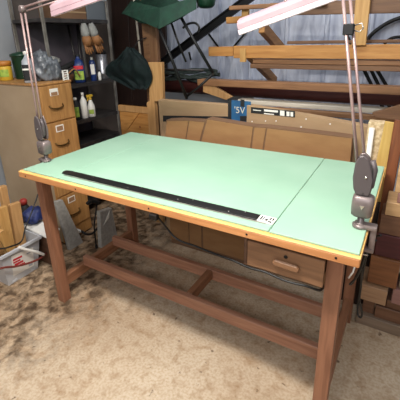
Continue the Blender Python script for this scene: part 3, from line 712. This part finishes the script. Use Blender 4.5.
for i, (yy, xa, xb) in enumerate(rows):
    row = []
    for j in range(NJ + 1):
        v = j / NJ; u = i / (len(rows) - 1)
        dep = .055 * math.sin(PI * v) ** .6 * math.sin(PI * min(1, u * 1.2 + .12)) ** .5 + .020 * abs(math.sin(v * 9 + u * 2.2)) + .008 * math.sin(v * 23 - u * 7) + .012 * noise.noise(Vector((v * 5, u * 5, 2)))
        row.append(m.bm.verts.new(at(xa + (xb - xa) * v, yy + .8 * math.sin(v * 14), Y=1.215) + Vector((0, -dep, 0))))
    grid.append(row)
for i in range(len(rows) - 1):
    for j in range(NJ): m.bm.faces.new((grid[i][j], grid[i + 1][j], grid[i + 1][j + 1], grid[i][j + 1])).smooth = True
bmesh.ops.solidify(m.bm, geom=list(m.bm.faces), thickness=-.03)
m.build('body', 'bag', bgt)
MB().tube([(-.18, 1.22, 1.50), (-.14, 1.26, 1.58), (-.09, 1.305, 1.60)], .005, 6).build('strap', 'blackmat', bgt)
for x0, x1, lab in ((-1.36, -1.115, 'dark plank standing at the back between shelf and studs, left one'), (-1.105, -.86, 'dark plank standing at the back between shelf and studs, middle one'), (-.85, -.60, 'dark plank standing behind the two wooden studs')):
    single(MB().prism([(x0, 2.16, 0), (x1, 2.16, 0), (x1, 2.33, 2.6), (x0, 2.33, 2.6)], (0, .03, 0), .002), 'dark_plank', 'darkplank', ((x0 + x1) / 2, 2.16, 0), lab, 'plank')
A = at(137, 26, Y=1.62); B = at(140, 52, Y=1.60)
sd = (B - A).normalized(); g = A - sd * ((WZ - A.z) / -sd.z)
single(MB().tube([g, B + sd * .10], .010, 8), 'pale_stick', 'cream', g, 'thin pale stick hanging behind the dark jacket', 'stick')

# ------------------------------------------------------------------ lumber rack on the back wall
def lumber(name, label, p, q, w, h, m, cat='board', up=(0, 0, 1), grp='boards on the lumber rack'):
    return single(MB().bar(p, q, w, h, up, .003), name, m, p, label, cat, grp)
RX = 2.55
lumber('long_board', 'bright orange pine board along the front of the rack', (.50, 1.68, 1.473), (RX, 1.68, 1.466), .04, .094, 'pineX')
lumber('short_board', 'short pine board end butting the bright pine board at left', (.272, 1.675, 1.478), (.498, 1.675, 1.478), .04, .075, 'pineX')
lumber('long_board', 'upper of two dull boards stacked under the bright pine board', (.66, 1.75, 1.401), (RX, 1.75, 1.394), .14, .034, 'agedX')
lumber('long_board', 'lower of two dull boards stacked under the bright pine board', (.64, 1.76, 1.364), (RX, 1.76, 1.357), .16, .034, 'aged2X')
lumber('thin_batten', 'thin dark batten lying on top behind the bright pine board', (.90, 1.80, 1.535), (RX, 1.80, 1.530), .04, .022, 'aged2X')
lumber('overhead_beam', 'brown overhead beam above the right lamp shade', (.78, 1.72, 1.775), (RX, 1.72, 1.718), .05, .085, 'aged2X')
lumber('overhead_beam', 'grey brown board end at the upper left of the rack', (.47, 1.66, 1.800), (1.2, 1.66, 1.790), .04, .030, 'agedX')
lumber('short_board', 'short pine board end behind the tip of the right lamp shade', (.40, 1.75, 1.715), (.70, 1.75, 1.720), .04, .05, 'pineX')
lumber('rack_post', 'upright rack post beside the binder clip of the right lamp', (1.435, 1.66, 1.515), (1.425, 1.66, 2.1), .045, .08, 'pineZ', 'post', (1, 0, 0))
rb = thing('rack_bracket', 'lower diagonal timber bracket under the bright pine board', 'bracket', (.60, 2.36, 1.17))
MB().bar((.60, 1.70, 1.475), (.60, 2.385, 1.17), .05, .075, (0, 0, 1), .003).build('brace', 'pineY', rb)
MB().bar((.590, 1.652, 1.40), (.590, 1.652, 1.50), .018, .045, (1, 0, 0), .002).build('block', 'pineZ', rb)
rb = thing('rack_bracket', 'upper diagonal timber bracket above the bright pine board', 'bracket', (.70, 2.36, 1.42))
MB().bar((.70, 1.76, 1.655), (.70, 2.385, 1.42), .05, .085, (0, 0, 1), .003).build('brace', 'pineY', rb)
MB().bar((.585, 1.70, 1.70), (.585, 1.70, 1.785), .03, .05, (1, 0, 0), .002).build('block', 'pineZ', rb)
lumber('long_board', 'brown square edged board resting on the maroon pipe', (.205, 1.62, 1.232), (RX, 1.62, 1.232), .10, .05, 'agedX')
single(MB().tube([(-.28, 1.80, 1.158), (RX, 1.80, 1.158)], .062, 18), 'maroon_pipe', 'maroon', (0, 1.80, 1.16), 'long dark maroon pipe along the lower back wall', 'pipe')
single(MB().bar((.56, 1.66, 1.086), (RX, 1.66, 1.086), .09, .036, (0, 0, 1), .008, 2), 'cream_trim', 'cream', (.5, 1.66, 1.08), 'long cream moulding under the maroon pipe', 'moulding')
lumber('long_board', 'brown board under the cream moulding', (.58, 1.60, 1.046), (RX, 1.60, 1.046), .06, .034, 'agedX')
a = [at(*q, Y=1.58) for q in ((203, 82), (209, 83), (232, 97), (226, 100), (203, 92))]
single(MB().prism(a, (0, .03, 0), .002), 'short_board', 'block', a[0], 'short slanting board between the maroon pipe and shipping carton', 'board', 'boards on the lumber rack')
a = [at(*q, Y=1.40) for q in ((372, 113), (404, 104), (404, 121), (376, 118))]
single(MB().prism(a, (0, .04, 0), .002), 'short_board', 'aged2X', a[0], 'brown slanting board end above the red brown post', 'board', 'boards on the lumber rack')
# the upright that carries the right end of the boards, past the frame
ra = thing('timber_trestle', 'timber trestle carrying the far right end of the rack boards', 'trestle', (2.35, 2.38, 0))
MB().box(2.33, 2.37, 2.30, 2.375, 0, 2.2, .002).build('upright', 'agedX', ra)
for z in (1.337, 1.02, 1.655):
    MB().box(2.33, 2.37, 1.58, 2.30, z - .03, z + .002, .002).build('crossarm', 'agedX', ra)

# black pipes and cable loops by the right of the rack
for k, (p, q) in enumerate((((364, 70), (369, 80)), ((371, 70), (376, 80)), ((377, 70), (383, 80)))):
    A = at(*p, Y=2.1); B = at(*q, Y=2.1); d = (B - A).normalized()
    single(MB().tube([A - d * .35, B + d * (B.z / -d.z)], .013, 8), 'black_pipe', 'blackmat', A, ['first', 'second', 'third'][k] + ' from left of three thin black pipes behind the rack', 'pipe')
single(MB().tube(spline([at(*q, Y=2.355) for q in ((367, 41), (371, 35), (381, 27), (394, 20), (408, 17), (420, 22))], 6), .016, 8), 'cable_loop', 'cord', at(381, 27, Y=2.2), 'thick black cable arching at the upper right wall', 'cable')
single(MB().tube(spline([at(*q, Y=2.355) for q in ((384, 44), (390, 39), (398, 37), (410, 38), (418, 44))], 6), .012, 8), 'cable_loop', 'cord', at(390, 39, Y=2.2), 'thin black cable arching lower at the right wall', 'cable')

# ------------------------------------------------------------------ things hanging at the upper middle
gc = thing('garden_chair', 'dark green canvas folding chair hung upside down from the ceiling', 'chair', (.10, 1.18, 1.8))
m = MB(); N = 10
P00, P10, P11, P01 = at(121, 14, Y=1.35), at(159, 29, Y=1.09), at(197, 8, Y=1.13), at(150, -12, Y=1.43)
grid = []
for i in range(N + 1):
    row = []
    for j in range(N + 1):
        u, v = i / N, j / N
        p = (P00 * (1 - u) + P10 * u) * (1 - v) + (P01 * (1 - u) + P11 * u) * v
        p = p + Vector((0, 0, .09 * math.sin(PI * u) * math.sin(PI * v) + .010 * math.sin(9 * u + 4 * v)))
        row.append(m.bm.verts.new(p))
    grid.append(row)
for i in range(N):
    for j in range(N):
        m.bm.faces.new((grid[i][j], grid[i + 1][j], grid[i + 1][j + 1], grid[i][j + 1])).smooth = True
ext = bmesh.ops.solidify(m.bm, geom=list(m.bm.faces), thickness=.006)
m.build('seat', 'darkgreen', gc)
# skirt panel at the front edge of the seat
q = [at(122, 13, Y=1.34), at(131, 1, Y=1.36), at(160, 8, Y=1.13), at(196, -4, Y=1.13), at(196, 9, Y=1.12), at(159, 29, Y=1.08)]
MB().prism([q[0], q[5], q[4], q[3], q[2], q[1]], (0, .006, 0), 0).build('backrest', 'darkgreen', gc)
def leg(pts, r=.011): MB().tube([at(x, y, Y=Y) for x, y, Y in pts], r, 8).build('leg', 'blackmetal', gc)
leg(((158, 26, 1.10), (172, 60, 1.14), (187, 99, 1.18)))
leg(((178, 12, 1.16), (196, 44, 1.19), (213, 73, 1.23)))
leg(((171, 22, 1.23), (178, 42, 1.25), (186, 62, 1.27)), .008)
MB().tube(spline([at(x, y, Y=1.20) for x, y in ((183, 28), (188, 24), (195, 23), (199, 27), (198, 33))], 5), .008, 8).build('armrest', 'blackmetal', gc)
MB().tube([at(186, 97, Y=1.18), at(200, 86, Y=1.21), at(213, 74, Y=1.23)], .009, 8).build('crossbar', 'blackmetal', gc)
for p in (P11, P01):
    MB().tube([p + Vector((0, .01, .0)), Vector((p.x, p.y + .03, WZ))], .004, 6).build('hanging_wire', 'blackmetal', gc)
A = at(163, 63, Y=1.95); B = at(247, 1, Y=1.95); d = (B - A).normalized()
ch_ = thing('steel_channel', 'long black steel channel leaning diagonally across the back wall', 'channel', A)
MB().bar(A - d * .12, B + d * .5, .05, .058, (0, 1, 0), .003).build('web', 'blackmetal', ch_)
m = MB(); up = d.cross(Vector((0, 1, 0))).normalized()
for s in (-1, 1): m.bar(A - d * .12 + up * .03 * s + Vector((0, -.03, 0)), B + d * .5 + up * .03 * s + Vector((0, -.03, 0)), .012, .03, (0, 1, 0), .001)
m.build('flange', 'blackmetal', ch_)
for (a, b, lab) in (((208, 33), (222, 52), 'short thin black rod against the pale wall sheeting'), ((246, 32), (226, 56), 'thin black rod slanting below the right lamp shade'), ((189, 52), (191, 60), 'tiny black rod beside the green chair leg')):
    A = at(*a, Y=2.365); B = at(*b, Y=2.365)
    single(MB().tube([A, A.lerp(B, .5), B], .010, 7), 'thin_rod', 'blackmetal', B, lab, 'rod')
# green pot hanging
pc = at(206, -1, Y=1.85)
gp = thing('hanging_pot', 'dark green rounded pot hanging near the top middle', 'pot', pc)
MB().lathe(pc, [(.02, -.075), (.055, -.070), (.075, -.05), (.083, -.015), (.085, .05), (.088, .09), (.094, .095), (.094, .11)], 24).build('pot', 'greenplastic', gp)
MB().tube([pc + Vector((0, 0, .10)), Vector((pc.x, pc.y, WZ))], .004, 6).build('hanging_wire', 'blackmetal', gp)
# bundle of netting on the maroon pipe
m = MB()
for k in range(9):
    pts = []
    for j in range(7):
        x = -.26 + j * .095
        pts.append((x, 1.74 + .05 * math.sin(k * 2.1 + j * .9), 1.235 + .035 * (k % 3) + .018 * math.sin(k * 1.7 + j * 1.3)))
    m.tube(spline(pts, 4), .011, 6)
single(m, 'garden_net', 'net', (0, 1.74, 1.23), 'roll of dark garden netting lying on the maroon pipe', 'netting')
m = MB().tube([(-.27, 1.66, 1.322), (.22, 1.66, 1.326)], .009, 8)
single(m, 'netting_pole', 'shelfmetal', (-.2, 1.66, 1.34), 'dark pole lying along the top of the netting roll', 'pole')
# pale dust sheet band low on the back wall
single(MB().bar((-.45, 1.98, .54), (.55, 1.98, .54), .02, 1.08, (0, 0, 1), .003), 'foam_board', 'greypanel', (0, 1.98, .9), 'pale foam board behind the shipping carton top', 'board')

# ------------------------------------------------------------------ lights
def area(name, loc, rot, sx, sy, e, col):
    l = bpy.data.lights.new(name, 'AREA'); l.shape = 'RECTANGLE'; l.size = sx; l.size_y = sy; l.energy = e; l.color = col
    o = bpy.data.objects.new(name, l); COL.objects.link(o); o.location = loc; o.rotation_euler = rot; return o
area('ceiling_lamp_main', (1.02, -.56, 2.62), (0, 0, 0), .6, .12, 71, (1, .94, .86))
area('fill_wide', (1.6, -.6, 2.72), (0, 0, 0), 4.2, 4.2, 60, (.93, .97, 1))  # added fill, no real fixture; lifts the shade below the table
area('fill_front', (1.6, -2.6, 2.5), (math.radians(52), 0, 0), 2.4, .6, 48, (.95, .97, 1))  # added fill from the camera side for back wall and front faces
area('fill_rear', (.9, 1.0, 2.66), (math.radians(30), 0, 0), 1.4, .2, 8, (.94, .97, 1))  # added fill aimed at the back wall to brighten its sheeting
wd = bpy.data.worlds.new('world'); S.world = wd; wd.use_nodes = True
wd.node_tree.nodes['Background'].inputs['Color'].default_value = (.6, .7, .8, 1)
wd.node_tree.nodes['Background'].inputs['Strength'].default_value = .1
S.view_settings.view_transform = 'Standard'
S.view_settings.exposure = 0
